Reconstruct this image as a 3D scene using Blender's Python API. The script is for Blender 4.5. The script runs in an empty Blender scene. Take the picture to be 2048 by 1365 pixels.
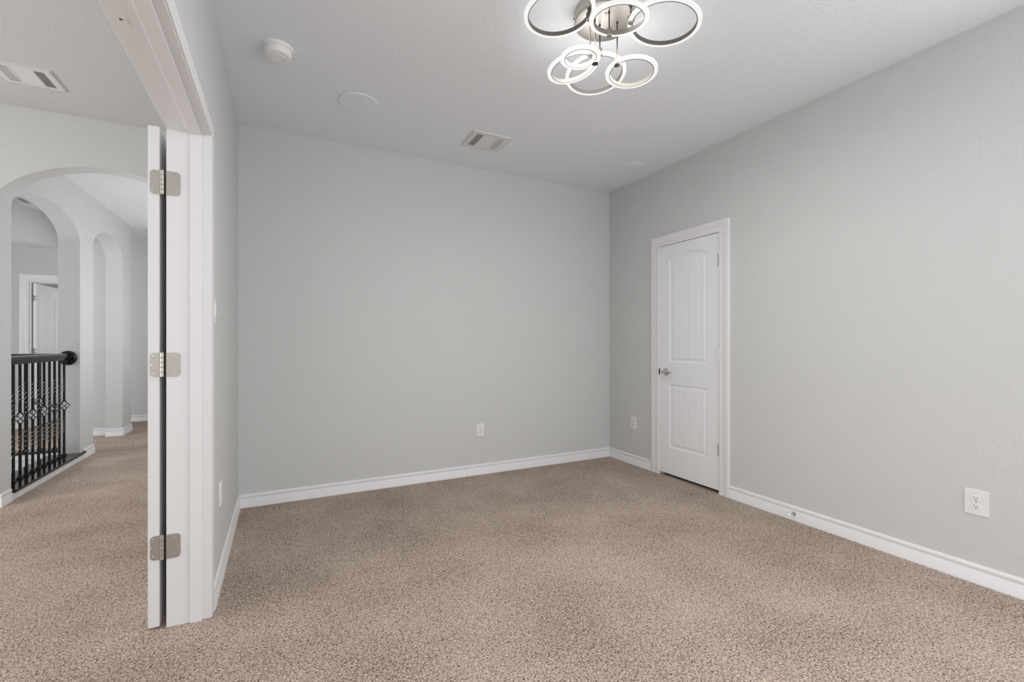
import bpy, bmesh, math, random
from mathutils import Vector, Matrix

random.seed(7)
S = bpy.context.scene
COL = S.collection
PI = math.pi

# ------------------------------------------------------------------ camera, world, light, exposure
cam_d = bpy.data.cameras.new('camera')
cam = bpy.data.objects.new('camera', cam_d)
COL.objects.link(cam)
cam.location = (0, 0, 1.184)
cam.rotation_euler = (PI / 2, 0, -math.radians(26.83))
cam_d.sensor_width = 36
cam_d.lens = 913.7 / 2048 * 36
cam_d.shift_y = 3.0 / 2048
cam_d.clip_start = 0.02
S.camera = cam

S.view_settings.view_transform = 'Standard'
S.view_settings.look = 'None'
S.view_settings.gamma = 1
S.view_settings.exposure = 0.0

w = bpy.data.worlds.new('sky')
S.world = w
w.use_nodes = True
w.node_tree.nodes['Background'].inputs[0].default_value = (0.95, 0.97, 1.0, 1)
w.node_tree.nodes['Background'].inputs[1].default_value = 0.05


def area(name, loc, target, sx, sy, watts, color=(1, 1, 1), spread=PI):
    d = bpy.data.lights.new(name, 'AREA')
    d.shape = 'RECTANGLE'
    d.size, d.size_y = sx, sy
    d.energy = watts
    d.color = color
    d.spread = spread
    o = bpy.data.objects.new(name, d)
    COL.objects.link(o)
    o.location = loc
    o.rotation_euler = (Vector(target) - Vector(loc)).to_track_quat('-Z', 'Y').to_euler()
    return o


W = dict(room=39.0, side=34.0, sideup=1.0, uplight=1.5, hall=11.0, hallup=13.0, hallside=112.0, corr=24.0, corrup=4.0, land=47.0, stair=14.0, bed=18.0, led=0.86, low=3.6, down=18.0)
# area lights at windows: the room's is inferred, the others are added fill; the "bounce" lights are the
# added lamps aimed upwards to brighten the ceilings
area('daylight_room_window', (1.50, -1.66, 1.45), (1.50, 3, 1.45), 2.5, 1.8, W['room'])
area('fill_uplight_room', (1.50, -1.655, 1.40), (1.50, 0.3, 2.74), 2.4, 1.7, W['uplight'])
area('fill_light_side', (3.09, -0.45, 1.45), (0, 0.9, 1.4), 1.6, 1.7, W['side'])  # added lamp, fills the left wall and ceiling
area('fill_uplight_side', (3.085, -0.45, 1.45), (1.4, 1.0, 2.74), 1.5, 1.6, W['sideup'])
area('fill_light_hall', (-2.2, -0.46, 1.45), (-2.0, 4, 1.2), 2.6, 2.0, W['hall'])  # added lamp for the arch wall
area('fill_uplight_hall', (-2.2, -0.455, 1.45), (-2.1, 1.0, 2.7), 2.5, 1.9, W['hallup'])
area('fill_light_hall_side', (-4.19, 2.3, 1.45), (-0.6, 2.5, -0.4), 3.0, 1.9, W['hallside'])  # added lamp, brightens hall carpet and arch wall
area('fill_light_corridor', (-0.37, 6.45, 1.5), (-2.4, 6.45, 1.35), 3.0, 1.5, W['corr'])  # added lamp that lights the corridor's left wall
area('fill_uplight_corridor', (-0.365, 6.45, 1.5), (-1.7, 6.45, 2.9), 2.9, 1.4, W['corrup'])
area('fill_light_landing', (-4.19, 5.6, 1.6), (-1.8, 7.4, 0.9), 1.1, 1.3, W['land'])  # added lamp aimed at the far arch jambs
area('fill_light_stair', (-3.72, 5.45, -1.12), (-1.8, 5.9, -0.7), 1.1, 1.2, W['stair'])  # added lamp, lifts the dark stair shaft
area('fill_light_far_bedroom', (-1.6, 10.3, 1.5), (-4, 10.3, 1.3), 1.3, 1.3, W['bed'])  # added lamp, brightens the room behind the far door


# ------------------------------------------------------------------ materials
def new_mat(name, color, rough=0.5, metal=0.0, bump=None, spec=0.5, emit=None):
    m = bpy.data.materials.new(name)
    m.use_nodes = True
    nt = m.node_tree
    b = nt.nodes['Principled BSDF']
    b.inputs['Base Color'].default_value = (*color, 1)
    b.inputs['Roughness'].default_value = rough
    b.inputs['Metallic'].default_value = metal
    b.inputs['Specular IOR Level'].default_value = spec
    if emit:
        b.inputs['Emission Color'].default_value = (*emit[0], 1)
        b.inputs['Emission Strength'].default_value = emit[1]
    if bump:
        scale, strength, dist, detail = bump
        tc = nt.nodes.new('ShaderNodeTexCoord')
        n = nt.nodes.new('ShaderNodeTexNoise')
        n.inputs['Scale'].default_value = scale
        n.inputs['Detail'].default_value = detail
        n.inputs['Roughness'].default_value = 0.55
        bp = nt.nodes.new('ShaderNodeBump')
        bp.inputs['Strength'].default_value = strength
        bp.inputs['Distance'].default_value = dist
        nt.links.new(tc.outputs['Object'], n.inputs['Vector'])
        nt.links.new(n.outputs['Fac'], bp.inputs['Height'])
        nt.links.new(bp.outputs['Normal'], b.inputs['Normal'])
    return m


def carpet_mat():
    m = new_mat('carpet_pile', (0.4, 0.3, 0.24), 1.0, spec=0.0)
    nt = m.node_tree
    b = nt.nodes['Principled BSDF']
    L = nt.links.new
    tc = nt.nodes.new('ShaderNodeTexCoord')
    # tuft-scale relief: twisted yarn ends, about a centimetre
    n1 = nt.nodes.new('ShaderNodeTexNoise')
    n1.inputs['Scale'].default_value = 150
    n1.inputs['Detail'].default_value = 3.0
    n1.inputs['Roughness'].default_value = 0.62
    n1.inputs['Distortion'].default_value = 0.8
    v = nt.nodes.new('ShaderNodeTexVoronoi')
    v.inputs['Scale'].default_value = 190
    n2 = nt.nodes.new('ShaderNodeTexNoise')          # lay of the pile, vacuum marks
    n2.inputs['Scale'].default_value = 2.2
    n2.inputs['Detail'].default_value = 4
    for n in (n1, v, n2):
        L(tc.outputs['Object'], n.inputs['Vector'])
    ramp = nt.nodes.new('ShaderNodeValToRGB')
    e = ramp.color_ramp.elements
    e[0].position, e[0].color = 0.345, (0.135, 0.098, 0.074, 1)
    e[1].position, e[1].color = 0.66, (0.74, 0.622, 0.535, 1)
    k = e.new(0.47)
    k.color = (0.445, 0.353, 0.290, 1)
    mix = nt.nodes.new('ShaderNodeMath')
    mix.operation = 'MULTIPLY_ADD'
    mix.inputs[1].default_value = -0.16  # darkens gaps between tufts: their shade put into the yarn colour
    L(v.outputs['Distance'], mix.inputs[0])
    L(n1.outputs['Fac'], mix.inputs[2])
    add = nt.nodes.new('ShaderNodeMath')
    add.operation = 'ADD'
    add.inputs[1].default_value = 0.062
    L(mix.outputs[0], add.inputs[0])
    lay = nt.nodes.new('ShaderNodeMath')
    lay.operation = 'MULTIPLY_ADD'
    lay.inputs[1].default_value = 0.15
    L(n2.outputs['Fac'], lay.inputs[0])
    sub = nt.nodes.new('ShaderNodeMath')
    sub.operation = 'SUBTRACT'
    sub.inputs[1].default_value = 0.075
    L(add.outputs[0], lay.inputs[2])
    L(lay.outputs[0], sub.inputs[0])
    L(sub.outputs[0], ramp.inputs[0])
    L(ramp.outputs[0], b.inputs['Base Color'])
    bp = nt.nodes.new('ShaderNodeBump')
    bp.inputs['Strength'].default_value = 0.55
    bp.inputs['Distance'].default_value = 0.008
    L(add.outputs[0], bp.inputs['Height'])
    L(bp.outputs['Normal'], b.inputs['Normal'])
    return m


M = {
    'wall': new_mat('wall_paint_warm_grey', (0.628, 0.636, 0.636), 0.75, bump=(64, 0.42, 0.005, 2), spec=0.25),
    'ceil': new_mat('ceiling_paint_textured', (0.835, 0.865, 0.900), 0.85, bump=(58, 0.45, 0.006, 3), spec=0.15),
    'trim': new_mat('white_trim_paint', (0.80, 0.80, 0.815), 0.38, spec=0.45),
    'door': new_mat('white_door_paint', (0.855, 0.87, 0.89), 0.42, bump=(160, 0.05, 0.001, 2), spec=0.4),
    'carpet': carpet_mat(),
    'nickel': new_mat('satin_nickel', (0.56, 0.53, 0.49), 0.45, 1.0),
    'chrome': new_mat('polished_chrome', (0.62, 0.62, 0.63), 0.12, 1.0),
    'screw': new_mat('screw_steel', (0.70, 0.69, 0.67), 0.25, 1.0),
    'iron': new_mat('black_wrought_iron', (0.006, 0.006, 0.006), 0.30, 0.0, spec=0.4),
    'stain': new_mat('black_lacquered_wood', (0.006, 0.006, 0.007), 0.08, 0.0, spec=0.5),
    'plastic': new_mat('white_plastic', (0.88, 0.88, 0.875), 0.4),
    'plate': new_mat('white_plate_plastic', (0.80, 0.80, 0.80), 0.42),
    'grille': new_mat('white_enamel_grille', (0.74, 0.74, 0.74), 0.45),
    'dark': new_mat('dark_void', (0.015, 0.015, 0.015), 0.9),
    'duct': new_mat('dark_duct_shade', (0.05, 0.05, 0.05), 0.7),  # dark colour stands for the shade inside the duct
    'brushed': new_mat('brushed_nickel_canopy', (0.50, 0.47, 0.43), 0.38, 1.0),
    'bronze': new_mat('dark_bronze', (0.10, 0.08, 0.065), 0.4, 1.0),
    'band': new_mat('bronzed_ring_band', (0.15, 0.138, 0.122), 0.6, 0.35),
    'dull': new_mat('dull_nickel', (0.42, 0.40, 0.37), 0.7, 0.6),
    'led': new_mat('lit_white_acrylic', (0.06, 0.06, 0.06), 0.5, emit=((1.0, 0.99, 0.975), W['led'])),
    'slot': new_mat('socket_slot_grey', (0.10, 0.10, 0.10), 0.8),
}


# ------------------------------------------------------------------ mesh helpers
def box(bm, lo, hi):
    x0, y0, z0 = lo
    x1, y1, z1 = hi
    vs = [bm.verts.new(p) for p in ((x0, y0, z0), (x1, y0, z0), (x1, y1, z0), (x0, y1, z0),
                                    (x0, y0, z1), (x1, y0, z1), (x1, y1, z1), (x0, y1, z1))]
    for f in ((0, 3, 2, 1), (4, 5, 6, 7), (0, 1, 5, 4), (1, 2, 6, 5), (2, 3, 7, 6), (3, 0, 4, 7)):
        bm.faces.new([vs[i] for i in f])


def obj(name, bm, mat, parent=None, bevel=0.0, segs=2, smooth=None, loc=None):
    bmesh.ops.recalc_face_normals(bm, faces=bm.faces)
    me = bpy.data.meshes.new(name)
    bm.to_mesh(me)
    bm.free()
    me.materials.append(M[mat] if isinstance(mat, str) else mat)
    if smooth is not None:
        for p in me.polygons:
            p.use_smooth = True
        me.set_sharp_from_angle(angle=math.radians(smooth))
    o = bpy.data.objects.new(name, me)
    COL.objects.link(o)
    if parent:
        o.parent = parent
    if loc:
        o.location = loc
    if bevel:
        b = o.modifiers.new('bevel', 'BEVEL')
        b.width = bevel
        b.segments = segs
        b.limit_method = 'ANGLE'
        b.angle_limit = math.radians(50)
    return o


def tag(o, label, cat, group=None, kind=None):
    o['label'] = label
    o['category'] = cat
    if group:
        o['group'] = group
    if kind:
        o['kind'] = kind
    return o


def struct(name, bm, mat, label, cat, **k):
    return tag(obj(name, bm, mat, **k), label, cat, kind='structure')


def empty(name, loc, label, cat, group=None, kind=None, rz=0.0, rot=None):
    o = bpy.data.objects.new(name, None)
    o.empty_display_size = 0.05
    COL.objects.link(o)
    o.location = loc
    o.rotation_euler = rot if rot else (0, 0, rz)
    return tag(o, label, cat, group, kind)


def copy_tree(o, parent=None):
    c = o.copy()
    COL.objects.link(c)
    c.parent = parent
    for ch in list(o.children):
        copy_tree(ch, c)
    return c


def sweep(bm, path, prof, fn, closed_prof=True):
    """sweep a profile [(offset to the left of the path, height)] along a 2D path, mitred; fn(a, b, h) -> 3D."""
    n = len(path)
    rows = []
    for i, p in enumerate(path):
        p = Vector(p)
        d0 = (p - Vector(path[i - 1])).normalized() if i > 0 else None
        d1 = (Vector(path[i + 1]) - p).normalized() if i < n - 1 else None
        d0 = d0 or d1
        d1 = d1 or d0
        n0 = Vector((-d0.y, d0.x))
        n1 = Vector((-d1.y, d1.x))
        m = (n0 + n1)
        m = m / max(1e-6, m.length_squared) * 2
        rows.append([bm.verts.new(fn(p.x + m.x * o, p.y + m.y * o, h)) for o, h in prof])
    k = len(prof)
    for i in range(n - 1):
        for j in range(k if closed_prof else k - 1):
            bm.faces.new((rows[i][j], rows[i][(j + 1) % k], rows[i + 1][(j + 1) % k], rows[i + 1][j]))
    if closed_prof:
        bm.faces.new(rows[0])
        bm.faces.new(rows[-1][::-1])


def lathe(bm, prof, n=32, mat=None, cap=True):
    """revolve [(r, z)] about z, transformed by a matrix."""
    mat = mat or Matrix()
    rows = []
    for r, z in prof:
        if r < 1e-6:
            rows.append([bm.verts.new(mat @ Vector((0, 0, z)))])
        else:
            rows.append([bm.verts.new(mat @ Vector((r * math.cos(2 * PI * i / n), r * math.sin(2 * PI * i / n), z)))
                         for i in range(n)])
    for a, b in zip(rows, rows[1:]):
        for i in range(n):
            j = (i + 1) % n
            if len(a) == 1 and len(b) == 1:
                continue
            if len(a) == 1:
                bm.faces.new((a[0], b[i], b[j]))
            elif len(b) == 1:
                bm.faces.new((a[i], b[0], a[j]))
            else:
                bm.faces.new((a[i], b[i], b[j], a[j]))
    for r in (rows[0], rows[-1]):
        if len(r) > 1 and cap:
            bm.faces.new(r)


def tube(bm, pts, r, n=8, twist=0.0, square=False):
    pts = [Vector(p) for p in pts]
    rows = []
    t0 = (pts[1] - pts[0]).normalized()
    ref = Vector((1, 0, 0)) if abs(t0.x) < 0.9 else Vector((0, 1, 0))
    for i, p in enumerate(pts):
        t = (pts[min(i + 1, len(pts) - 1)] - pts[max(i - 1, 0)]).normalized()
        a = (ref - t * ref.dot(t)).normalized()
        ref = a
        b = t.cross(a)
        rr = r[i] if isinstance(r, (list, tuple)) else r
        rows.append([bm.verts.new(p + (a * math.cos(q) + b * math.sin(q)) * rr)
                     for q in [2 * PI * k / n for k in range(n)]])
    for x, y in zip(rows, rows[1:]):
        for k in range(n):
            bm.faces.new((x[k], x[(k + 1) % n], y[(k + 1) % n], y[k]))
    bm.faces.new(rows[0][::-1])
    bm.faces.new(rows[-1])


def rounded_rect(w_, h_, r, n=6):
    pts = []
    for cx, cy, a0 in ((w_ / 2 - r, h_ / 2 - r, 0), (-w_ / 2 + r, h_ / 2 - r, PI / 2),
                       (-w_ / 2 + r, -h_ / 2 + r, PI), (w_ / 2 - r, -h_ / 2 + r, 1.5 * PI)):
        for i in range(n + 1):
            a = a0 + PI / 2 * i / n
            pts.append((cx + r * math.cos(a), cy + r * math.sin(a)))
    return pts


def slab(bm, pts, fn, h0, h1, inset=0.0):
    """extrude a 2D outline from height h0 to h1 (top edge inset)."""
    cx = sum(p[0] for p in pts) / len(pts)
    cy = sum(p[1] for p in pts) / len(pts)

    def ins(p):
        dx, dy = p[0] - cx, p[1] - cy
        l = math.hypot(dx, dy) or 1
        return p[0] - dx / l * inset, p[1] - dy / l * inset
    a = [bm.verts.new(fn(x, y, h0)) for x, y in pts]
    b = [bm.verts.new(fn(x, y, h1 - inset)) for x, y in pts]
    k = len(pts)
    bm.faces.new(a)
    for i in range(k):
        j = (i + 1) % k
        bm.faces.new((a[i], a[j], b[j], b[i]))
    top = b
    if inset:
        top = [bm.verts.new(fn(*ins(p), h1)) for p in pts]
        for i in range(k):
            j = (i + 1) % k
            bm.faces.new((b[i], b[j], top[j], top[i]))
    bm.faces.new(top)


def wall_openings(axis, c0, c1, s0, s1, ztop, openings, zbot=0.0):
    """Wall slab with openings. axis 'x': spans x, thickness in y c0..c1; axis 'y': spans y, thickness in x.
    openings: (a, b, sill, spring, rise, power) - rise 0 for a flat head."""
    bm = bmesh.new()

    def P(s, c, z):
        return (s, c, z) if axis == 'x' else (c, s, z)
    cols = [s0, s1]
    cuts = []
    for (a, b, sill, spring, rise, pw) in openings:
        n = 28 if rise else 1
        cuts += [a + (b - a) * (0.5 - 0.5 * math.cos(PI * i / n)) for i in range(n + 1)] if rise else [a, b]
    cols = sorted(set([s0, s1] + cuts))

    def opn(m):
        for o in openings:
            if o[0] < m < o[1]:
                return o
        return None

    def head(o, s):
        a, b, sill, spring, rise, pw = o
        if not rise:
            return spring
        t = (s - (a + b) / 2) / ((b - a) / 2)
        return spring + rise * max(0.0, 1 - t * t) ** pw

    def quad(p):
        bm.faces.new([bm.verts.new(q) for q in p])
    for u, v in zip(cols, cols[1:]):
        o = opn((u + v) / 2)
        spans = []
        if o:
            spans.append((head(o, u), head(o, v), ztop, ztop))
            if o[2] > zbot:
                spans.append((zbot, zbot, o[2], o[2]))
            for c in (0,):
                quad((P(u, c0, head(o, u)), P(v, c0, head(o, v)), P(v, c1, head(o, v)), P(u, c1, head(o, u))))
            if o[2] > zbot:
                quad((P(u, c0, o[2]), P(v, c0, o[2]), P(v, c1, o[2]), P(u, c1, o[2])))
        else:
            spans.append((zbot, zbot, ztop, ztop))
            quad((P(u, c0, zbot), P(v, c0, zbot), P(v, c1, zbot), P(u, c1, zbot)))
        quad((P(u, c0, ztop), P(v, c0, ztop), P(v, c1, ztop), P(u, c1, ztop)))
        for (b0, b1, t0, t1) in spans:
            for c in (c0, c1):
                quad((P(u, c, b0), P(v, c, b1), P(v, c, t1), P(u, c, t0)))
    for o in openings:
        for s in (o[0], o[1]):
            quad((P(s, c0, o[2]), P(s, c1, o[2]), P(s, c1, o[3]), P(s, c0, o[3])))
    for s in (s0, s1):
        quad((P(s, c0, zbot), P(s, c1, zbot), P(s, c1, ztop), P(s, c0, ztop)))
    bmesh.ops.remove_doubles(bm, verts=bm.verts, dist=1e-5)
    bmesh.ops.dissolve_limit(bm, angle_limit=math.radians(0.5), verts=bm.verts, edges=bm.edges)
    return bm


# ------------------------------------------------------------------ dimensions (metres)
XL, XR, YB, H = -0.272, 3.055, 3.79, 2.743
XLH = -0.408                      # hall face of the room's left wall
HH = 2.90                         # hall ceiling
AX = -1.80                        # arcade wall, hall face
AXB = -1.965
ARY0, ARY1 = 4.585, 4.737         # arch across the hall
YF = 8.66                         # far wall of landing and corridor

# ------------------------------------------------------------------ floor
bm = bmesh.new()
xs = [-4.35, -3.70, -2.035, 3.95]
ys = [-2.25, 4.735, 6.285, 11.75]
for i in range(3):
    for j in range(3):
        if i == 1 and j == 1:
            continue                                   # stairwell void
        box(bm, (xs[i], ys[j], -0.20), (xs[i + 1], ys[j + 1], 0.0))
bmesh.ops.remove_doubles(bm, verts=bm.verts, dist=1e-5)
inner = [f for f in bm.faces if any(len(e.link_faces) > 2 for e in f.edges) and abs(f.normal.z) < 0.5
         and sum(1 for g in bm.faces if g is not f and set(g.verts) == set(f.verts)) > 0]
bmesh.ops.delete(bm, geom=inner, context='FACES')
struct('floor', bm, 'carpet', 'beige plush carpet running through the empty room and hallway', 'carpet')

# ------------------------------------------------------------------ ceilings
bm = bmesh.new()
box(bm, (XLH, -1.75, H), (3.2, 3.93, H + 0.1))
struct('ceiling', bm, 'ceil', 'pale grey textured ceiling of the main room', 'ceiling')
bm = bmesh.new()
box(bm, (-4.35, -2.25, HH), (XLH, ARY0 + 0.02, HH + 0.1))
struct('ceiling_hall', bm, 'wall', 'pale grey ceiling over the hallway before the arch', 'ceiling')
bm = bmesh.new()
box(bm, (-4.35, ARY1 - 0.02, H), (-0.28, 11.75, H + 0.1))
struct('ceiling_corridor', bm, 'ceil', 'pale grey ceiling over the corridor beyond the arch', 'ceiling')

# ------------------------------------------------------------------ walls
bm = bmesh.new()
box(bm, (XLH, YB, 0), (3.19, YB + 0.13, H + 0.02))
struct('wall_back', bm, 'wall', 'plain warm grey back wall of the room, facing the camera', 'wall')
bm = wall_openings('y', XR, XR + 0.135, -1.73, YB + 0.13, H + 0.02, [(2.450, 3.085, 0, 2.047, 0, 1), (-1.28, 0.38, 0.55, 2.35, 0, 1)])
struct('wall_right', bm, 'wall', 'warm grey right wall of the room, with the closed white door', 'wall')
bm = wall_openings('y', XLH, XL, -1.73, YB + 0.01, H + 0.02, [(0.545, 2.356, 0, 2.094, 0, 1)])
# the hall side of this wall reaches the taller hall ceiling
box(bm, (XLH, -1.73, H + 0.02), (XL - 0.005, YB + 0.01, HH + 0.05))
struct('wall_left', bm, 'wall', 'warm grey left wall of the room, with the open doorway', 'wall')
bm = wall_openings('x', -1.73, -1.60, XLH, 3.19, H + 0.02, [(0.20, 2.80, 0.52, 2.38, 0, 1)])
struct('wall_near', bm, 'wall', 'warm grey wall behind the camera, with a wide window', 'wall')
# closet behind the white door
bm = bmesh.new()
box(bm, (3.90, 2.2, 0), (3.95, 3.4, 2.5))
box(bm, (3.19, 2.15, 0), (3.95, 2.2, 2.5))
box(bm, (3.19, 3.4, 0), (3.95, 3.45, 2.5))
box(bm, (3.19, 2.15, 2.5), (3.95, 3.45, 2.55))
struct('wall_closet', bm, 'wall', 'grey closet walls hidden behind the closed white door', 'wall')

# hall shell
bm = wall_openings('x', -0.63, -0.50, -4.35, XLH, HH + 0.05, [(-3.55, -0.85, 0.42, 2.48, 0, 1)])
struct('wall_hall_near', bm, 'wall', 'grey end wall of the hallway behind the camera', 'wall')
bm = wall_openings('y', -4.35, -4.22, -2.25, 11.75, HH + 0.05, [(0.70, 3.90, 0.45, 2.45, 0, 1), (4.95, 6.25, 0.90, 2.30, 0, 1)])
struct('wall_hall_left', bm, 'wall', 'grey outer wall on the far left of the landing', 'wall')
bm = wall_openings('x', ARY0, ARY1, -4.22, XLH, HH + 0.05, [(AX, -0.64, 0, 2.272, 0.262, 0.75)])
struct('wall_arch', bm, 'wall', 'pale wall with a wide arch spanning the hallway', 'wall', bevel=0.012, segs=3, smooth=35)
bm = wall_openings('y', AXB, AX, ARY1, 7.80, H + 0.02,
                   [(ARY1 + 0.001, 6.05, 0, 2.195, 0.232, 0.5), (6.405, 7.425, 0, 2.20, 0.25, 0.5)])
struct('wall_arcade', bm, 'wall', 'pale corridor wall with two arched openings beside the railing', 'wall',
       bevel=0.012, segs=3, smooth=35)
bm = bmesh.new()
box(bm, (-2.44, 7.545, 0), (AXB - 0.001, 7.80, H + 0.02))
struct('wall_return', bm, 'wall', 'grey wall seen through the narrow second arch', 'wall')
bm = wall_openings('x', YF, YF + 0.13, -4.22, -0.28, H + 0.02, [(-3.105, -2.335, 0, 2.030, 0, 1)])
struct('wall_far', bm, 'wall', 'grey far wall at the end of the landing and corridor', 'wall')
bm = wall_openings('y', XLH, -0.28, YB + 0.13, YF + 0.13, HH + 0.05, [(4.90, 8.00, 0.70, 2.30, 0, 1)])
struct('wall_corridor_right', bm, 'wall', 'grey right wall of the corridor, hidden behind the open door', 'wall')
# bulkhead over the landing, cut at a slant
bm = bmesh.new()
slab(bm, [(-2.44, 7.545), (-2.965, 6.29), (-3.25, 6.40), (-2.72, 7.66)], lambda x, y, h: (x, y, h), 2.345, H + 0.01)
struct('wall_bulkhead', bm, 'wall', 'slanted grey bulkhead under the landing ceiling, seen through the first arch', 'wall')
# far bedroom
bm = bmesh.new()
box(bm, (-4.22, 11.62, 0), (-1.5, 11.75, H + 0.02))
struct('wall_bedroom_end', bm, 'wall', 'grey end wall of the far bedroom', 'wall')
bm = wall_openings('y', -1.63, -1.5, YF + 0.13, 11.62, H + 0.02, [(9.65, 10.95, 0.85, 2.15, 0, 1)])
struct('wall_bedroom_right', bm, 'wall', 'grey right wall of the far bedroom', 'wall')
# stairwell shaft below the railings
bm = bmesh.new()
box(bm, (-3.80, 6.275, -2.6), (-1.95, 6.40, -0.001))
box(bm, (-2.035, 4.62, -2.6), (-1.95, 6.285, -0.201))
box(bm, (-3.80, 4.62, -2.6), (-1.95, 4.735, -0.201))
box(bm, (-3.80, 4.62, -2.7), (-1.95, 6.40, -2.6))
struct('wall_stairwell', bm, 'wall', 'pale walls of the stair shaft below the black railing', 'wall')
bm = wall_openings('y', -3.83, -3.70, 4.62, 6.275, -0.201, [(4.85, 6.05, -1.75, -0.50, 0, 1)], zbot=-2.6)
struct('wall_stairwell_left', bm, 'wall', 'pale end wall of the stair shaft, with an added stair window', 'wall')

# ------------------------------------------------------------------ window frames: the room's, and added unseen ones around the fill lamps
def window(name, axis, c, a, b, z0, z1, label):
    bm = bmesh.new()

    def bar(s0, s1, u0, u1):
        if axis == 'x':
            box(bm, (s0, c - 0.025, u0), (s1, c + 0.025, u1))
        else:
            box(bm, (c - 0.025, s0, u0), (c + 0.025, s1, u1))
    f = 0.035
    bar(a + 0.002, b - 0.002, z0 + 0.002, z0 + f)
    bar(a + 0.002, b - 0.002, z1 - f, z1 - 0.002)
    bar(a + 0.002, a + f, z0 + f, z1 - f)
    bar(b - f, b - 0.002, z0 + f, z1 - f)
    return struct(name, bm, 'trim', label, 'window')


window('window_1', 'x', -1.70, 0.20, 2.80, 0.52, 2.38, 'white frame of the wide room window behind the camera')
window('window_7', 'y', XR + 0.10, -1.28, 0.38, 0.55, 2.35, 'white frame of an added tall side window beside the camera, out of view')
window('window_8', 'y', -3.79, 4.85, 6.05, -1.75, -0.50, 'white frame of an added stair window, hidden below the railing')
window('window_2', 'x', -0.58, -3.55, -0.85, 0.42, 2.48, 'white frame of an added hallway window behind the camera')
window('window_3', 'y', -0.32, 4.90, 8.00, 0.70, 2.30, 'white frame of an added corridor window hidden by the open door')
window('window_6', 'y', -4.30, 0.70, 3.90, 0.45, 2.45, 'white frame of an added wide side window of the hallway, out of view')
window('window_4', 'y', -4.30, 4.95, 6.25, 0.90, 2.30, 'white frame of an added landing window at the far left')
window('window_5', 'y', -1.54, 9.65, 10.95, 0.85, 2.15, 'white frame of an added far bedroom window')

# ------------------------------------------------------------------ baseboards
BP = [(0, 0), (0.0155, 0), (0.0155, 0.010), (0.0135, 0.014), (0.0135, 0.058), (0.0090, 0.0635), (0.0090, 0.069),
      (0.0115, 0.073), (0.0118, 0.083), (0.0085, 0.091), (0.003, 0.0945), (0, 0.0945)]


def baseboard(name, path, label):
    bm = bmesh.new()
    sweep(bm, path, BP, lambda x, y, h: (x, y, h))
    return struct(name, bm, 'trim', label, 'baseboard', smooth=40)


baseboard('baseboard_left', [(XL, YB), (XL, 2.3935)],
          'white baseboard along the short left wall by the doorway')
baseboard('baseboard_back', [(XR, YB), (XL, YB)], 'white baseboard along the back wall')
baseboard('baseboard_right', [(XR, 3.176), (XR, YB)], 'white baseboard between the back corner and the closed door')
baseboard('baseboard_right_long', [(XR, -1.60), (XR, 2.358)], 'long white baseboard along the right wall below the outlet')
baseboard('baseboard_arch_pillar', [(-2.6, ARY0), (AX, ARY0), (AX, ARY1 - 0.012)][::-1],
          'white baseboard stub at the left edge of the hall, near pillar')
baseboard('baseboard_pier', [(AX, 6.12), (AX, 6.405), (AXB + 0.03, 6.405)][::-1],
          'white baseboard end at the foot of the pier after the railing')
baseboard('baseboard_far_pier', [(AXB, 7.425), (AX, 7.425), (AX, 7.80), (-1.9, 7.80)][::-1],
          'white baseboard wrapped around the last pier of the corridor')
baseboard('baseboard_niche', [(-2.44, 7.545), (AXB, 7.545)][::-1], 'white baseboard of the grey wall inside the narrow arch')
baseboard('baseboard_far', [(-2.25, YF), (XLH, YF)][::-1], 'white baseboard on the wall at the corridor end')
baseboard('baseboard_landing', [(-4.22, YF), (-3.21, YF)][::-1], 'white baseboard on the landing wall left of the far door')

# ------------------------------------------------------------------ trims: casings, jambs, curb
CP = [(0, 0), (0, 0.011), (0.008, 0.014), (0.018, 0.0145), (0.026, 0.0115), (0.044, 0.0125), (0.060, 0.0165),
      (0.080, 0.018), (0.088, 0.0165), (0.090, 0.013), (0.090, 0)]
CPS = [(o * 0.575, h * 0.56) for o, h in CP]

# doorway in the left wall: jamb lining with stops, casing on both faces
OY0, OY1, OZ = 0.565, 2.336, 2.073
bm = bmesh.new()
box(bm, (-0.424, OY1, 0), (XL - 0.001 + 0.002, OY1 + 0.0195, OZ + 0.019))
box(bm, (-0.424, OY0 - 0.0195, 0), (XL + 0.001, OY0, OZ + 0.019))
box(bm, (-0.424, OY0, OZ), (XL + 0.001, OY1, OZ + 0.019))
# door stops
box(bm, (-0.342, OY1 - 0.011, 0), (-0.300, OY1, OZ))
box(bm, (-0.342, OY0, 0), (-0.300, OY0 + 0.011, OZ))
box(bm, (-0.342, OY0 + 0.011, OZ - 0.011), (-0.300, OY1 - 0.011, OZ))
t1 = struct('trim_1', bm, 'trim', 'white door jamb lining of the open doorway on the left', 'door frame', bevel=0.0015)
bm = bmesh.new()
# path runs so that "left" points away from the opening
path = [(OY1 + 0.004, 0), (OY1 + 0.004, OZ + 0.004), (OY0 - 0.004, OZ + 0.004), (OY0 - 0.004, 0)]
sweep(bm, path, [(-o, h) for o, h in CPS], lambda a, b, h: (XL + h, a, b))
struct('trim_2', bm, 'trim', 'white moulded casing around the open doorway, room side', 'door frame', smooth=40)
bm = bmesh.new()
sweep(bm, path, [(-o, h * 0.8) for o, h in CPS], lambda a, b, h: (XLH - h * 1.4, a, b))
struct('trim_3', bm, 'trim', 'white moulded casing around the open doorway, hall side', 'door frame', smooth=40)
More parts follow.
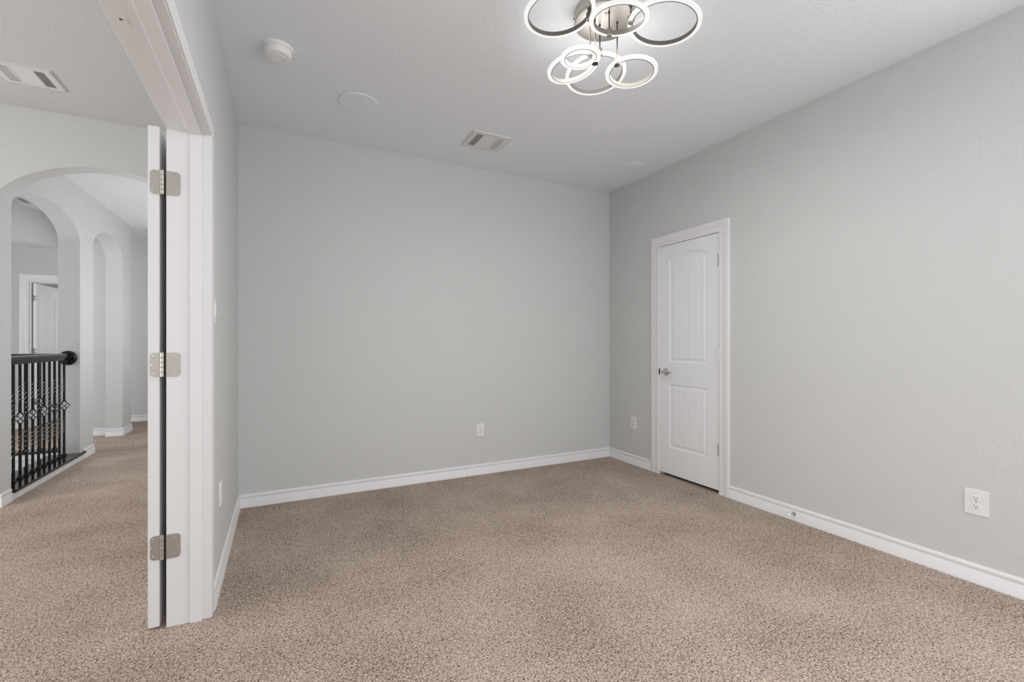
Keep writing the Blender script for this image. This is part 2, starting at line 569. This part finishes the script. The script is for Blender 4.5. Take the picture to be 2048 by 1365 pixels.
# scuffed ball-catch mortise under the head lining
bm = bmesh.new()
slab(bm, rounded_rect(0.022, 0.050, 0.006), lambda x, y, h: (-0.388 + x, 1.612 + y, OZ - h), 0.0002, 0.0012)
cp = obj('catch_plate', bm, 'plate', t1)
bm = bmesh.new()
lathe(bm, [(0.004, 0), (0.004, 0.001), (0, 0.001)], 12, Matrix.Translation((-0.392, 1.603, OZ - 0.0024)))
obj('catch_hole', bm, 'slot', cp)

# closet door frame in the right wall
DY0, DY1, DZ = 2.4555, 3.0785, 2.0425
bm = bmesh.new()
box(bm, (XR - 0.001, DY0 - 0.0045, 0), (XR + 0.135, DY0 - 0.0025, DZ + 0.004))
box(bm, (XR - 0.001, DY1 + 0.0025, 0), (XR + 0.135, DY1 + 0.0060, DZ + 0.004))
box(bm, (XR - 0.001, DY0 - 0.0045, DZ + 0.0025), (XR + 0.135, DY1 + 0.006, DZ + 0.0045))
box(bm, (XR + 0.037, DY0 - 0.003, 0), (XR + 0.07, DY0 + 0.012, DZ))
box(bm, (XR + 0.037, DY1 - 0.012, 0), (XR + 0.07, DY1 + 0.003, DZ))
box(bm, (XR + 0.037, DY0, DZ - 0.012), (XR + 0.07, DY1, DZ + 0.003))
struct('trim_4', bm, 'trim', 'white jamb of the closed door in the right wall', 'door frame')
bm = bmesh.new()
path = [(DY1 + 0.006, 0), (DY1 + 0.006, DZ + 0.006), (DY0 - 0.006, DZ + 0.006), (DY0 - 0.006, 0)]
sweep(bm, path, [(-o, h) for o, h in CP], lambda a, b, h: (XR - h, a, b))
struct('trim_5', bm, 'trim', 'white moulded casing around the closed door on the right', 'door frame', smooth=40)

# far doorway
bm = bmesh.new()
path = [(-2.335 + 0.004, 0), (-2.335 + 0.004, 2.034), (-3.105 - 0.004, 2.034), (-3.105 - 0.004, 0)]
sweep(bm, path, [(-o * 1.1, h) for o, h in CP], lambda a, b, h: (a, YF - h, b))
box(bm, (-3.1045, YF - 0.002, 0), (-3.090, YF + 0.131, 2.030))
box(bm, (-2.350, YF - 0.002, 0), (-2.3355, YF + 0.131, 2.030))
box(bm, (-3.090, YF - 0.002, 2.016), (-2.350, YF + 0.131, 2.0295))
struct('trim_6', bm, 'trim', 'white door frame of the far door across the landing', 'door frame', smooth=40)

# white curb below the front railing
bm = bmesh.new()
box(bm, (-2.030, ARY1 + 0.001, 0.0005), (-1.787, 6.135, 0.0565))
struct('trim_7', bm, 'trim', 'low white curb under the black base board of the railing', 'curb', bevel=0.002)
bm = bmesh.new()
box(bm, (-3.70, 6.292, 0.0005), (-2.040, 6.425, 0.0565))
struct('trim_8', bm, 'trim', 'low white curb on the far side of the stairwell', 'curb', bevel=0.002)


# ------------------------------------------------------------------ hinges
def hinge_parts(door, px, py, z, plates, knuckle_r=0.0065, hgt=0.100, name='hinge', metal='nickel'):
    """plates: list of (fn(a, b, h) -> 3D, width, sign) drawn with rounded outer corners."""
    bm = bmesh.new()
    seg = hgt / 5
    for i in range(5):
        lathe(bm, [(knuckle_r * 0.8, 0.0004), (knuckle_r, 0.0012), (knuckle_r, seg - 0.0012), (knuckle_r * 0.8, seg - 0.0004)],
              14, Matrix.Translation((px, py, z - hgt / 2 + i * seg)))
    lathe(bm, [(0, -0.002), (knuckle_r * 0.8, -0.001), (knuckle_r * 0.9, 0.0005)], 14, Matrix.Translation((px, py, z + hgt / 2 + 0.001)) @ Matrix.Scale(-1, 4, (0, 0, 1)))
    h = obj(name, bm, metal, door, smooth=40)
    for fn, wd, mat in plates:
        r = 0.016
        pts = [(0, -hgt / 2), (wd - r, -hgt / 2)]
        pts += [(wd - r + r * math.sin(a), -hgt / 2 + r - r * math.cos(a)) for a in [PI / 2 * i / 6 for i in range(1, 7)]]
        pts += [(wd - r + r * math.cos(a), hgt / 2 - r + r * math.sin(a)) for a in [PI / 2 * i / 6 for i in range(0, 7)]]
        pts += [(0, hgt / 2)]
        bm = bmesh.new()
        slab(bm, pts, lambda a, b, c, fn=fn: fn(a, z + b, c), 0.0002, 0.0022)
        p = obj('hinge_plate', bm, mat, h)
        for (sa, sb) in ((wd * 0.62, 0.036), (wd * 0.82, 0.0), (wd * 0.62, -0.036)):
            bm = bmesh.new()
            pp = [(sa + 0.0042 * math.cos(q), sb + 0.0042 * math.sin(q)) for q in [2 * PI * i / 12 for i in range(12)]]
            slab(bm, pp, lambda a, b, c, fn=fn: fn(a, z + b, c), 0.0022, 0.0030, 0.0008)
            obj('hinge_screw', bm, 'screw', h)
    return h


# ------------------------------------------------------------------ moulded door leaf
def door_leaf(bm, wd, ht, th, step, fn):
    """moulded two-panel plank door: relief on the face at h = 0, back at h = -th. fn(a, b, h)."""
    ml, mr = 0.112 * wd / 0.62, 0.112 * wd / 0.62
    panels = [(ml, wd - mr, ht * 0.1165, ht * 0.392, 0.0), (ml, wd - mr, ht * 0.490, ht * 0.934, 0.045)]

    def depth(a, b):
        for (a0, a1, b0, b1, arch) in panels:
            t = (a - (a0 + a1) / 2) / ((a1 - a0) / 2)
            top = b1 + (arch * (1 - t * t) if arch and abs(t) < 1 else 0)
            d = min(a - a0, a1 - a, b - b0, top - b)
            if d <= 0:
                continue
            if d < 0.005:
                return -0.0085 * d / 0.005
            if d < 0.024:
                return -0.0085 + 0.0015 * (d - 0.005) / 0.019
            if d < 0.032:
                return -0.007 + 0.005 * (d - 0.024) / 0.008
            g = -0.002
            pw = (a1 - a0 - 0.064) / 6
            u = ((a - a0 - 0.032) / pw) % 1.0
            e = min(u, 1 - u) * pw
            if e < 0.0035 and d > 0.036:
                g -= 0.0028 * (1 - e / 0.0035)
            return g
        return 0.0
    na, nb = int(wd / step) + 1, int(ht / (step * 1.6)) + 1
    grid = [[bm.verts.new(fn(wd * i / na, ht * j / nb, depth(wd * i / na, ht * j / nb))) for j in range(nb + 1)]
            for i in range(na + 1)]
    for i in range(na):
        for j in range(nb):
            bm.faces.new((grid[i][j], grid[i + 1][j], grid[i + 1][j + 1], grid[i][j + 1]))
    c = [bm.verts.new(fn(a, b, -th)) for a, b in ((0, 0), (wd, 0), (wd, ht), (0, ht))]
    bm.faces.new(c)
    bm.faces.new([grid[i][0] for i in range(na + 1)] + [c[1], c[0]])
    bm.faces.new([grid[na][j] for j in range(nb + 1)] + [c[2], c[1]])
    bm.faces.new([grid[i][nb] for i in range(na, -1, -1)] + [c[3], c[2]])
    bm.faces.new([grid[0][j] for j in range(nb, -1, -1)] + [c[0], c[3]])


# door 1: closed closet door in the right wall (face towards -x); a runs from the latch edge to the hinges
d1 = empty('door_1', (0, 0, 0), 'closed white two-panel door with chrome lever in the right wall', 'door', kind='structure')
bm = bmesh.new()
LW = DY1 - DY0
door_leaf(bm, LW, DZ - 0.026, 0.035, 0.0042, lambda a, b, h: (XR - h, DY1 - a, 0.026 + b))
obj('door_leaf', bm, 'door', d1, smooth=30)
for hz in (1.829, 1.082, 0.343):
    hinge_parts(d1, XR - 0.0065, DY0 - 0.0005, hz, [], metal='chrome')
# lever handle
R = Matrix.Rotation(-PI / 2, 4, 'Y')
hx = Matrix.Translation((XR - 0.0002, 3.003, 0.924)) @ R
bm = bmesh.new()
lathe(bm, [(0.033, 0), (0.033, 0.003), (0.031, 0.007), (0.026, 0.010), (0.016, 0.012), (0.013, 0.016), (0.0115, 0.040),
           (0.0115, 0.046), (0, 0.048)], 28, hx)
hd = obj('door_handle', bm, 'chrome', d1, smooth=35)
bm = bmesh.new()
pts, rr = [], []
for i in range(13):
    t = i / 12
    pts.append((XR - 0.052 + 0.010 * t * t, 3.007 - 0.102 * t, 0.924 + 0.006 * math.sin(PI * t) - 0.004 * t))
    rr.append(0.0095 - 0.0045 * t)
tube(bm, pts, rr, 12)
obj('lever', bm, 'chrome', hd, smooth=50)
bm = bmesh.new()
lathe(bm, [(0.006, 0), (0.006, 0.002), (0, 0.002)], 14, Matrix.Translation((XR - 0.0482, 3.003, 0.924)) @ R)
obj('lock_button', bm, 'nickel', hd)
bm = bmesh.new()
box(bm, (XR - 0.004, DY1 - 0.0005, 0.896), (XR + 0.020, DY1 + 0.0022, 0.952))
box(bm, (XR - 0.009, DY1 + 0.0022, 0.900), (XR - 0.002, DY1 + 0.010, 0.948))
obj('strike_plate', bm, 'bronze', d1, bevel=0.001)

# door 2: hall door folded right back against the hall wall; only its hinge edge faces the room
d2 = empty('door_2', (0, 0, 0), 'white door swung fully open into the hall, its hinge edge showing', 'door', kind='structure')
bm = bmesh.new()
door_leaf(bm, 0.76, 2.063, 0.038, 0.012, lambda a, b, h: (-0.486 - h, 2.3400 + a, 0.012 + b))
obj('door_leaf', bm, 'trim', d2, smooth=30)
for hz in (1.845, 1.092, 0.337):
    hinge_parts(d2, -0.4375, 2.3325, hz, [
        (lambda a, b, c: (-0.4455 - a, 2.340 - c, b), 0.033, 'nickel'),
        (lambda a, b, c: (-0.4240 + a, OY1 - c, b), 0.049, 'nickel'),
        ])

# door 3: far bedroom door, open inwards
d3 = empty('door_3', (0, 0, 0), 'white far bedroom door standing open across the landing', 'door', kind='structure')
bm = bmesh.new()
door_leaf(bm, 0.72, 1.995, 0.036, 0.012, lambda a, b, h: (-3.046 + h, 8.690 + a, 0.015 + b))
obj('door_leaf', bm, 'door', d3, smooth=30)
for hz in (1.807, 1.062, 0.362):
    hinge_parts(d3, -3.0855, 8.684, hz, [
        (lambda a, b, c: (-3.082 + a, 8.690 - c, b), 0.034, 'dull')], hgt=0.090, metal='dull')


# ------------------------------------------------------------------ wall plates
def outlet(name, origin, rz, label, wd=0.073, ht=0.118, group='duplex power outlets'):
    """faces local -y; origin on the wall surface."""
    e = empty(name, origin, label, 'outlet', group, rz=rz)
    F = lambda x, z, h: (x, -h, z)
    bm = bmesh.new()
    slab(bm, rounded_rect(wd, ht, 0.004, 3), F, 0.0, 0.006, 0.0025)
    obj('cover_plate', bm, 'plate', e, smooth=30)
    for zc in (0.0195, -0.0195):
        bm = bmesh.new()
        pts = []
        for q in [2 * PI * i / 32 for i in range(32)]:
            pts.append((0.0172 * math.cos(q), zc + max(-0.0140, min(0.0140, 0.0172 * math.sin(q)))))
        slab(bm, pts, F, 0.0055, 0.0085, 0.0006)
        rc = obj('receptacle', bm, 'plate', e, smooth=30)
        bm = bmesh.new()
        box(bm, (-0.0075, -0.0088, zc - 0.001), (-0.0053, -0.0080, zc + 0.0075))
        obj('socket_slot', bm, 'slot', rc)
        bm = bmesh.new()
        box(bm, (0.0050, -0.0088, zc), (0.0072, -0.0080, zc + 0.0070))
        obj('socket_slot', bm, 'slot', rc)
        bm = bmesh.new()
        slab(bm, [(0.0030 * math.cos(q), zc - 0.0075 + 0.0028 * math.sin(q)) for q in [2 * PI * i / 12 for i in range(12)]],
             F, 0.0080, 0.0088)
        obj('ground_hole', bm, 'slot', rc)
    bm = bmesh.new()
    lathe(bm, [(0.003, 0), (0.003, 0.0008), (0, 0.001)], 12,
          Matrix.Translation((0, -0.006, 0)) @ Matrix.Rotation(PI / 2, 4, 'X'))
    obj('screw', bm, 'screw', e)
    return e


outlet('wall_outlet', (1.596, YB, 0.398), 0, 'white power outlet low on the back wall')
outlet('wall_outlet', (XR, 3.421, 0.405), -PI / 2, 'small white power outlet on the right wall, between corner and closed door')
outlet('wall_outlet', (XR, 0.974, 0.397), -PI / 2, 'oversized white power outlet plate on the right wall, at the far right',
       wd=0.088, ht=0.124)
outlet('wall_outlet', (XL, 2.700, 0.430), PI / 2, 'white power outlet on the left wall beside the doorway casing')

e = empty('light_switch', (XL, 2.452, 1.330), 'white light switch plate on the left wall, tight against the doorway casing', 'switch',
          rz=PI / 2)
F = lambda x, z, h: (x, -h, z)
bm = bmesh.new()
slab(bm, rounded_rect(0.072, 0.118, 0.004, 3), F, 0, 0.006, 0.0025)
obj('cover_plate', bm, 'plate', e, smooth=30)
bm = bmesh.new()
slab(bm, rounded_rect(0.034, 0.068, 0.003, 3), F, 0.005, 0.0095, 0.001)
rk = obj('rocker', bm, 'plate', e, smooth=30)
for zz in (0.030, -0.030):
    bm = bmesh.new()
    box(bm, (-0.016, -0.0100, zz - 0.0012), (0.016, -0.0092, zz + 0.0012))
    obj('rocker_seam', bm, 'slot', rk)

# ------------------------------------------------------------------ door stop on the baseboard
e = empty('door_stop', (XR - 0.0135, 1.862, 0.048), 'small metal door stop screwed to the right wall baseboard', 'door stop',
          rot=(0, -PI / 2, 0))
bm = bmesh.new()
lathe(bm, [(0.0125, 0), (0.0125, 0.002), (0.008, 0.005), (0.005, 0.007), (0.0042, 0.010), (0.0042, 0.048), (0.006, 0.050)], 20)
obj('post', bm, 'chrome', e, smooth=40)
bm = bmesh.new()
lathe(bm, [(0.0085, 0.048), (0.0095, 0.050), (0.0095, 0.060), (0.007, 0.063), (0, 0.0635)], 20)
obj('rubber_tip', bm, 'plastic', e, smooth=40)

# ------------------------------------------------------------------ ceiling things
e = empty('smoke_detector', (-0.013, 2.712, H), 'round white smoke detector on the ceiling above the left corner', 'smoke detector')
bm = bmesh.new()
lathe(bm, [(0.073, 0), (0.073, -0.010), (0.071, -0.013), (0.064, -0.013)], 48)
obj('base_plate', bm, 'plastic', e, smooth=35)
bm = bmesh.new()
lathe(bm, [(0.064, -0.0125), (0.0635, -0.016), (0.0655, -0.018), (0.066, -0.030), (0.063, -0.044), (0.058, -0.049), (0.045, -0.0505),
           (0.043, -0.0485), (0.040, -0.0505), (0.024, -0.0515), (0.022, -0.0495), (0, -0.0495)], 48)
bd = obj('body', bm, 'plastic', e, smooth=35)
bm = bmesh.new()
slab(bm, rounded_rect(0.050, 0.018, 0.008), lambda x, y, h: (x * 0.9 + y * 0.3, -0.008 + y * 0.9 - x * 0.3, -0.0492 - h), 0, 0.003, 0.001)
obj('test_button', bm, 'plastic', e, smooth=35)
bm = bmesh.new()
lathe(bm, [(0.0032, -0.049), (0.0032, -0.0520), (0, -0.0525)], 12, Matrix.Translation((0.030, 0.012, 0)))
obj('indicator_lamp', bm, 'slot', e)


def cover_disc(cx, cy, r, label):
    bm = bmesh.new()
    lathe(bm, [(r - 0.004, 0), (r, -0.0012), (r, -0.005), (r - 0.003, -0.0075), (r * 0.6, -0.0085), (0, -0.009)], 64)
    o = obj('ceiling_cover_plate', bm, 'ceil', smooth=30, loc=(cx, cy, H))
    return tag(o, label, 'cover plate')


cover_disc(0.450, 3.094, 0.124, 'large round blank plate painted like the ceiling, between smoke detector and air vent')
cover_disc(2.788, 3.127, 0.104, 'round blank plate painted like the ceiling, above the right back corner')


def air_vent(loc, label, flip=1, wx=0.305, wy=0.268):
    """three-way ceiling register, louvre banks along x."""
    e = empty('air_vent', loc, label, 'air vent', 'ceiling air registers')
    bm = bmesh.new()
    hx_, hy = wx / 2, wy / 2
    z0, z1 = 0.0, -0.008
    sec = [(-hx_ + 0.038, -0.062), (-0.052, 0.052), (0.062, hx_ - 0.038)]
    oy = hy - 0.034
    xsv = [-hx_, sec[0][0], sec[0][1], sec[1][0], sec[1][1], sec[2][0], sec[2][1], hx_]
    ysv = [-hy, -oy, oy, hy]
    for i in range(7):
        for j in range(3):
            if j == 1 and i in (1, 3, 5):
                continue
            box(bm, (xsv[i], ysv[j], z1), (xsv[i + 1], ysv[j + 1], z1 + 0.002))
    # turned-down rim
    rim = [(-hx_, -hy), (hx_, -hy), (hx_, hy), (-hx_, hy)]
    for (x0, y0), (x1, y1) in zip(rim, rim[1:] + rim[:1]):
        box(bm, (min(x0, x1) - (0.0015 if x0 == x1 else 0), min(y0, y1) - (0.0015 if y0 == y1 else 0), z1),
            (max(x0, x1) + (0.0015 if x0 == x1 else 0), max(y0, y1) + (0.0015 if y0 == y1 else 0), z0))
    obj('frame', bm, 'grille', e)
    bm = bmesh.new()
    box(bm, (-hx_ + 0.01, -hy + 0.01, -0.0012), (hx_ - 0.01, hy - 0.01, -0.0002))  # flat dark panel in place of the unlit duct behind the louvres
    obj('duct_shade_panel', bm, 'duct', e)
    for k, (a, b) in enumerate(sec):
        bm = bmesh.new()
        if k == 1:
            n = 22
            for i in range(n):
                yc = -oy + (i + 0.5) * 2 * oy / n
                vs = [bm.verts.new((x, yc + dy, z)) for x, dy, z in
                      ((a, 0.0022, -0.0078), (b, 0.0022, -0.0078), (b, -0.0018, -0.0048), (a, -0.0018, -0.0048))]
                bm.faces.new(vs)
        else:
            s = (-1 if k == 0 else 1)
            n = 5
            for i in range(n):
                xc = a + (i + 0.5) * (b - a) / n
                vs = [bm.verts.new((xc + dx, y, z)) for dx, y, z in
                      ((s * 0.0044, -oy, -0.0080), (s * 0.0044, oy, -0.0080), (-s * 0.0026, oy, -0.0030), (-s * 0.0026, -oy, -0.0030))]
                bm.faces.new(vs)
                bm.faces.new([bm.verts.new((xc + dx, y, -0.0081)) for dx, y in
                              ((s * 0.0044, -oy), (s * 0.0012, -oy), (s * 0.0012, oy), (s * 0.0044, oy))])
        bm.normal_update()
        bmesh.ops.solidify(bm, geom=bm.faces[:], thickness=0.0008)
        obj('louver_bank', bm, 'grille', e)
    return e


air_vent((1.417, 3.244, H), 'white ceiling air vent in the main room, near the back wall')
air_vent((-1.455, 4.022, HH), 'white ceiling air vent in the hallway, in front of the wide arch')
air_vent((-2.60, 6.86, H), 'small white air vent on the landing ceiling, seen edge-on through the first arch')
air_vent((-1.52, 7.95, H), 'white air vent at the far corridor ceiling, half hidden by the open door')

# ------------------------------------------------------------------ ring chandelier
CX, CY_, CR, CZ = 1.358, 1.722, 0.140, 2.690
cl = empty('ceiling_light', (CX, CY_, H), 'brushed nickel ceiling light with seven glowing white rings', 'ceiling light')
loc0 = Vector((CX, CY_, H))
bm = bmesh.new()
lathe(bm, [(CR, 0.0), (CR, CZ - H + 0.003), (CR - 0.003, CZ - H), (0, CZ - H)], 64)
can = obj('canopy', bm, 'brushed', cl, smooth=35)
for a in (2.6, 0.55, 4.6):
    bm = bmesh.new()
    lathe(bm, [(0.004, 0), (0.004, 0.004), (0, 0.005)], 12,
          Matrix.Translation((CR * math.cos(a), CR * math.sin(a), -0.028)) @ Matrix.Rotation(a, 4, 'Z') @ Matrix.Rotation(PI / 2, 4, 'Y'))
    obj('canopy_screw', bm, 'bronze', can)
bm = bmesh.new()
lathe(bm, [(0.006, CZ - H), (0.006, CZ - H - 0.004), (0, CZ - H - 0.005)], 12, Matrix.Translation((-0.03, -0.05, 0)))
obj('canopy_nut', bm, 'screw', can)

RINGS = [  # centre x, y, z (lower face), outer radius, slope x, slope y, clamp x, y, capped
    (1.1033, 1.7132, 2.640, 0.1589, 0.0723, -0.0313, 1.2339, 1.6926, False),
    (1.3002, 1.5510, 2.575, 0.1253, 0.0297, 0.0846, 1.3293, 1.6417, False),
    (1.5214, 1.5095, 2.600, 0.1588, -0.0940, 0.0644, 1.3887, 1.5899, False),
    (1.2521, 1.8289, 2.500, 0.1225, 0.1527, -0.1071, 1.2786, 1.7152, False),
    (1.2110, 1.7072, 2.470, 0.0901, 0.0305, 0.0132, 1.2900, 1.6985, True),
    (1.4156, 1.8651, 2.530, 0.1510, -0.0202, -0.1376, 1.3314, 1.7131, False),
    (1.5176, 1.7168, 2.490, 0.1232, -0.0472, -0.0395, 1.4055, 1.6921, True),
]
for (cx, cy, cz, r, gx, gy, kx, ky, capped) in RINGS:
    n = Vector((-gx, -gy, 1)).normalized()
    e1 = Vector((1, 0, gx)).normalized()
    e2 = n.cross(e1)
    m = Matrix((e1, e2, n)).transposed().to_4x4()
    m.translation = Vector((cx, cy, cz)) - loc0
    bm = bmesh.new()
    lathe(bm, [(r - 0.0175, 0.000), (r - 0.002, 0.000), (r, 0.002), (r, 0.0105), (r - 0.0175, 0.0105), (r - 0.0175, 0.000)], 96, m, cap=False)
    ring = obj('light_ring', bm, 'led', cl, smooth=35)
    bm = bmesh.new()
    lathe(bm, [(r - 0.0180, -0.0008), (r - 0.0180, 0.0175),
               (r - 0.0210, 0.0175), (r - 0.0210, -0.0008), (r - 0.0180, -0.0008)], 96, m, cap=False)
    obj('metal_band', bm, 'band', ring, smooth=35)
    # the light this ring throws: a soft source in the middle of the ring, and its downward share
    if cz < 2.55:
        ld = bpy.data.lights.new('ring_glow', 'POINT')
        ld.shadow_soft_size = 0.09
        ld.energy = W['low'] / 4
        ld.color = (1.0, 0.99, 0.975)
        lo = bpy.data.objects.new('ring_glow', ld)
        COL.objects.link(lo)
        lo.parent = ring
        lo.location = (cx - CX, cy - CY_, cz - 0.01 - H)
    ld = bpy.data.lights.new('ring_downlight', 'AREA')
    ld.shape = 'DISK'
    ld.size = 2 * r
    ld.energy = W['down'] / 7
    ld.color = (1.0, 0.99, 0.975)
    lo = bpy.data.objects.new('ring_downlight', ld)
    COL.objects.link(lo)
    lo.parent = ring
    lo.matrix_local = m @ Matrix.Translation((0, 0, -0.002))
    d = Vector((kx - cx, ky - cy))
    d = d / d.length * (r - 0.014)
    kx, ky = cx + d.x, cy + d.y
    kz = cz + gx * d.x + gy * d.y
    bm = bmesh.new()
    lathe(bm, [(0.0030, kz + 0.02 - H), (0.0030, CZ - H - 0.004), (0.0050, CZ - H - 0.004), (0.0050, CZ - H + 0.0005)], 14,
          Matrix.Translation((kx - CX, ky - CY_, 0)))
    obj('stem', bm, 'bronze', ring, smooth=35)
    bm = bmesh.new()
    lathe(bm, [(0.0118, kz - 0.004 - H), (0.0125, kz - 0.003 - H), (0.0125, kz + 0.026 - H), (0.010, kz + 0.030 - H), (0.004, kz + 0.031 - H)], 24,
          Matrix.Translation((kx - CX, ky - CY_, 0)))
    ck = obj('clamp', bm, 'band', ring, smooth=35)
    if capped:
        bm = bmesh.new()
        lathe(bm, [(0, -0.010), (0.0150, -0.009), (0.0158, -0.0075), (0.0158, -0.0045), (0.012, -0.0035)], 28,
              Matrix.Translation((kx - CX, ky - CY_, kz - H)))
        obj('end_cap', bm, 'bronze', ring, smooth=35)


# ------------------------------------------------------------------ wrought-iron railings
def baluster_mesh(z0, z1, style):
    """twisted square bar; style 'basket' leaves a gap filled by a basket."""
    bm = bmesh.new()
    hw = 0.0076
    zs, ang = [], []
    n = 150
    for i in range(n + 1):
        z = z0 + (z1 - z0) * i / n
        if style == 'basket':
            a = 0.0
            for (u0, u1) in ((0.70, 0.84), (0.30, 0.43)):
                t = min(1, max(0, (z - u0) / (u1 - u0)))
                a += t * 2 * PI
        else:
            a = 0.0
            for (u0, u1) in ((0.58, 0.78), (0.26, 0.46)):
                t = min(1, max(0, (z - u0) / (u1 - u0)))
                a += t * 2.5 * PI
        zs.append(z)
        ang.append(a)
    rows = []
    for z, a in zip(zs, ang):
        rows.append((z, [(hw * 1.414 * math.cos(a + PI / 4 + k * PI / 2), hw * 1.414 * math.sin(a + PI / 4 + k * PI / 2), z)
                         for k in range(4)]))
    segs = [rows] if style != 'basket' else [[r for r in rows if r[0] < 0.526], [r for r in rows if r[0] > 0.614]]
    for sg in segs:
        vv = [[bm.verts.new(p) for p in r[1]] for r in sg]
        for x, y in zip(vv, vv[1:]):
            for k in range(4):
                bm.faces.new((x[k], x[(k + 1) % 4], y[(k + 1) % 4], y[k]))
        bm.faces.new(vv[0])
        bm.faces.new(vv[-1])
    return bm


def basket_mesh(zc, h=0.046, r=0.036):
    bm = bmesh.new()
    for k in range(4):
        pts = []
        for i in range(15):
            t = i / 14
            a = k * PI / 2 + PI / 4 + PI * 0.8 * t
            rad = 0.004 + r * (1 - abs(2 * t - 1)) ** 0.8
            pts.append((rad * math.cos(a), rad * math.sin(a), zc - h + 2 * h * t))
        tube(bm, pts, 0.0036, 6)
    for s in (-1, 1):
        lathe(bm, [(0.007, -0.006), (0.0115, -0.003), (0.0115, 0.003), (0.007, 0.006)], 12, Matrix.Translation((0, 0, zc + s * (h + 0.004))))
    return bm


def shoe_mesh(z):
    bm = bmesh.new()
    for (s0, s1, a, b) in ((0.0165, 0.0165, 0, 0.006), (0.0165, 0.0105, 0.006, 0.020), (0.0105, 0.0088, 0.020, 0.026)):
        lo = [bm.verts.new((sx * s0, sy * s0, z + a)) for sx, sy in ((-1, -1), (1, -1), (1, 1), (-1, 1))]
        hi = [bm.verts.new((sx * s1, sy * s1, z + b)) for sx, sy in ((-1, -1), (1, -1), (1, 1), (-1, 1))]
        for k in range(4):
            bm.faces.new((lo[k], lo[(k + 1) % 4], hi[(k + 1) % 4], hi[k]))
        bm.faces.new(lo)
        bm.faces.new(hi)
    return bm


CAPZ = 0.078
RAILZ = 1.010
proto = {}


def baluster(parent, style, loc):
    if style not in proto:
        b = obj('baluster', baluster_mesh(CAPZ - 0.001, RAILZ + 0.004, style), 'iron')
        obj('shoe', shoe_mesh(CAPZ), 'iron', b)
        if style == 'basket':
            obj('basket', basket_mesh(0.570), 'iron', b, smooth=50)
        proto[style] = b
        c = b
        c.parent = parent
    else:
        c = copy_tree(proto[style], parent)
    c.location = loc
    return c


RP = [(-0.020, 0.0), (0.020, 0.0), (0.022, 0.010), (0.030, 0.022), (0.031, 0.040), (0.026, 0.055), (0.014, 0.064), (0, 0.067),
      (-0.014, 0.064), (-0.026, 0.055), (-0.031, 0.040), (-0.030, 0.022), (-0.022, 0.010)]

# front railing in the first arch: runs along y
BX = -1.890
rl = empty('stair_railing', (BX, 5.4, 0), 'black railing in the first arch, nearest the hall, with round wall rosette', 'railing')
bm = bmesh.new()
sweep(bm, [(BX, ARY1 - 0.03), (BX, 6.040)], RP, lambda x, y, h: (x - BX, y - 5.4, RAILZ + h))
obj('handrail', bm, 'stain', rl, smooth=45)
bm = bmesh.new()
lathe(bm, [(0.071, 0), (0.071, 0.008), (0.066, 0.014), (0.058, 0.016), (0.054, 0.024), (0, 0.026)], 40,
      Matrix.Translation((0, 6.0495 - 5.4, RAILZ + 0.020)) @ Matrix.Rotation(PI / 2, 4, 'X'))
obj('wall_rosette', bm, 'stain', rl, smooth=35)
bm = bmesh.new()
pts = [(-2.040, ARY1 + 0.001), (-1.772, ARY1 + 0.001), (-1.772, 6.128), (-1.7985, 6.128), (-1.7985, 6.0495), (-2.040, 6.0495)]
slab(bm, pts, lambda x, y, h: (x - BX, y - 5.4, h), 0.0568, CAPZ)
obj('base_board', bm, 'stain', rl, bevel=0.004)
for k in range(11):
    y = 5.958 - 0.1055 * k
    baluster(rl, 'basket' if k % 2 == 0 else 'twist', (0, y - 5.4, 0))

# railing on the far side of the stairwell: runs along x
rb = empty('stair_railing', (-2.8, 6.36, 0), 'black railing across the stairwell, seen through the nearer balusters', 'railing')
bm = bmesh.new()
sweep(bm, [(-2.0, 6.36), (-3.70, 6.36)], RP, lambda x, y, h: (x + 2.8, y - 6.36, RAILZ - 0.008 + h))
obj('handrail', bm, 'stain', rb, smooth=45)
bm = bmesh.new()
slab(bm, [(-3.70, 6.280), (-2.0, 6.280), (-2.0, 6.438), (-3.70, 6.438)], lambda x, y, h: (x + 2.8, y - 6.36, h), 0.0568, CAPZ)
obj('base_board', bm, 'stain', rb, bevel=0.004)
for k in range(6):
    baluster(rb, 'basket' if k % 2 == 1 else 'twist', (-2.090 - 0.112 * k + 2.8, 0, 0))
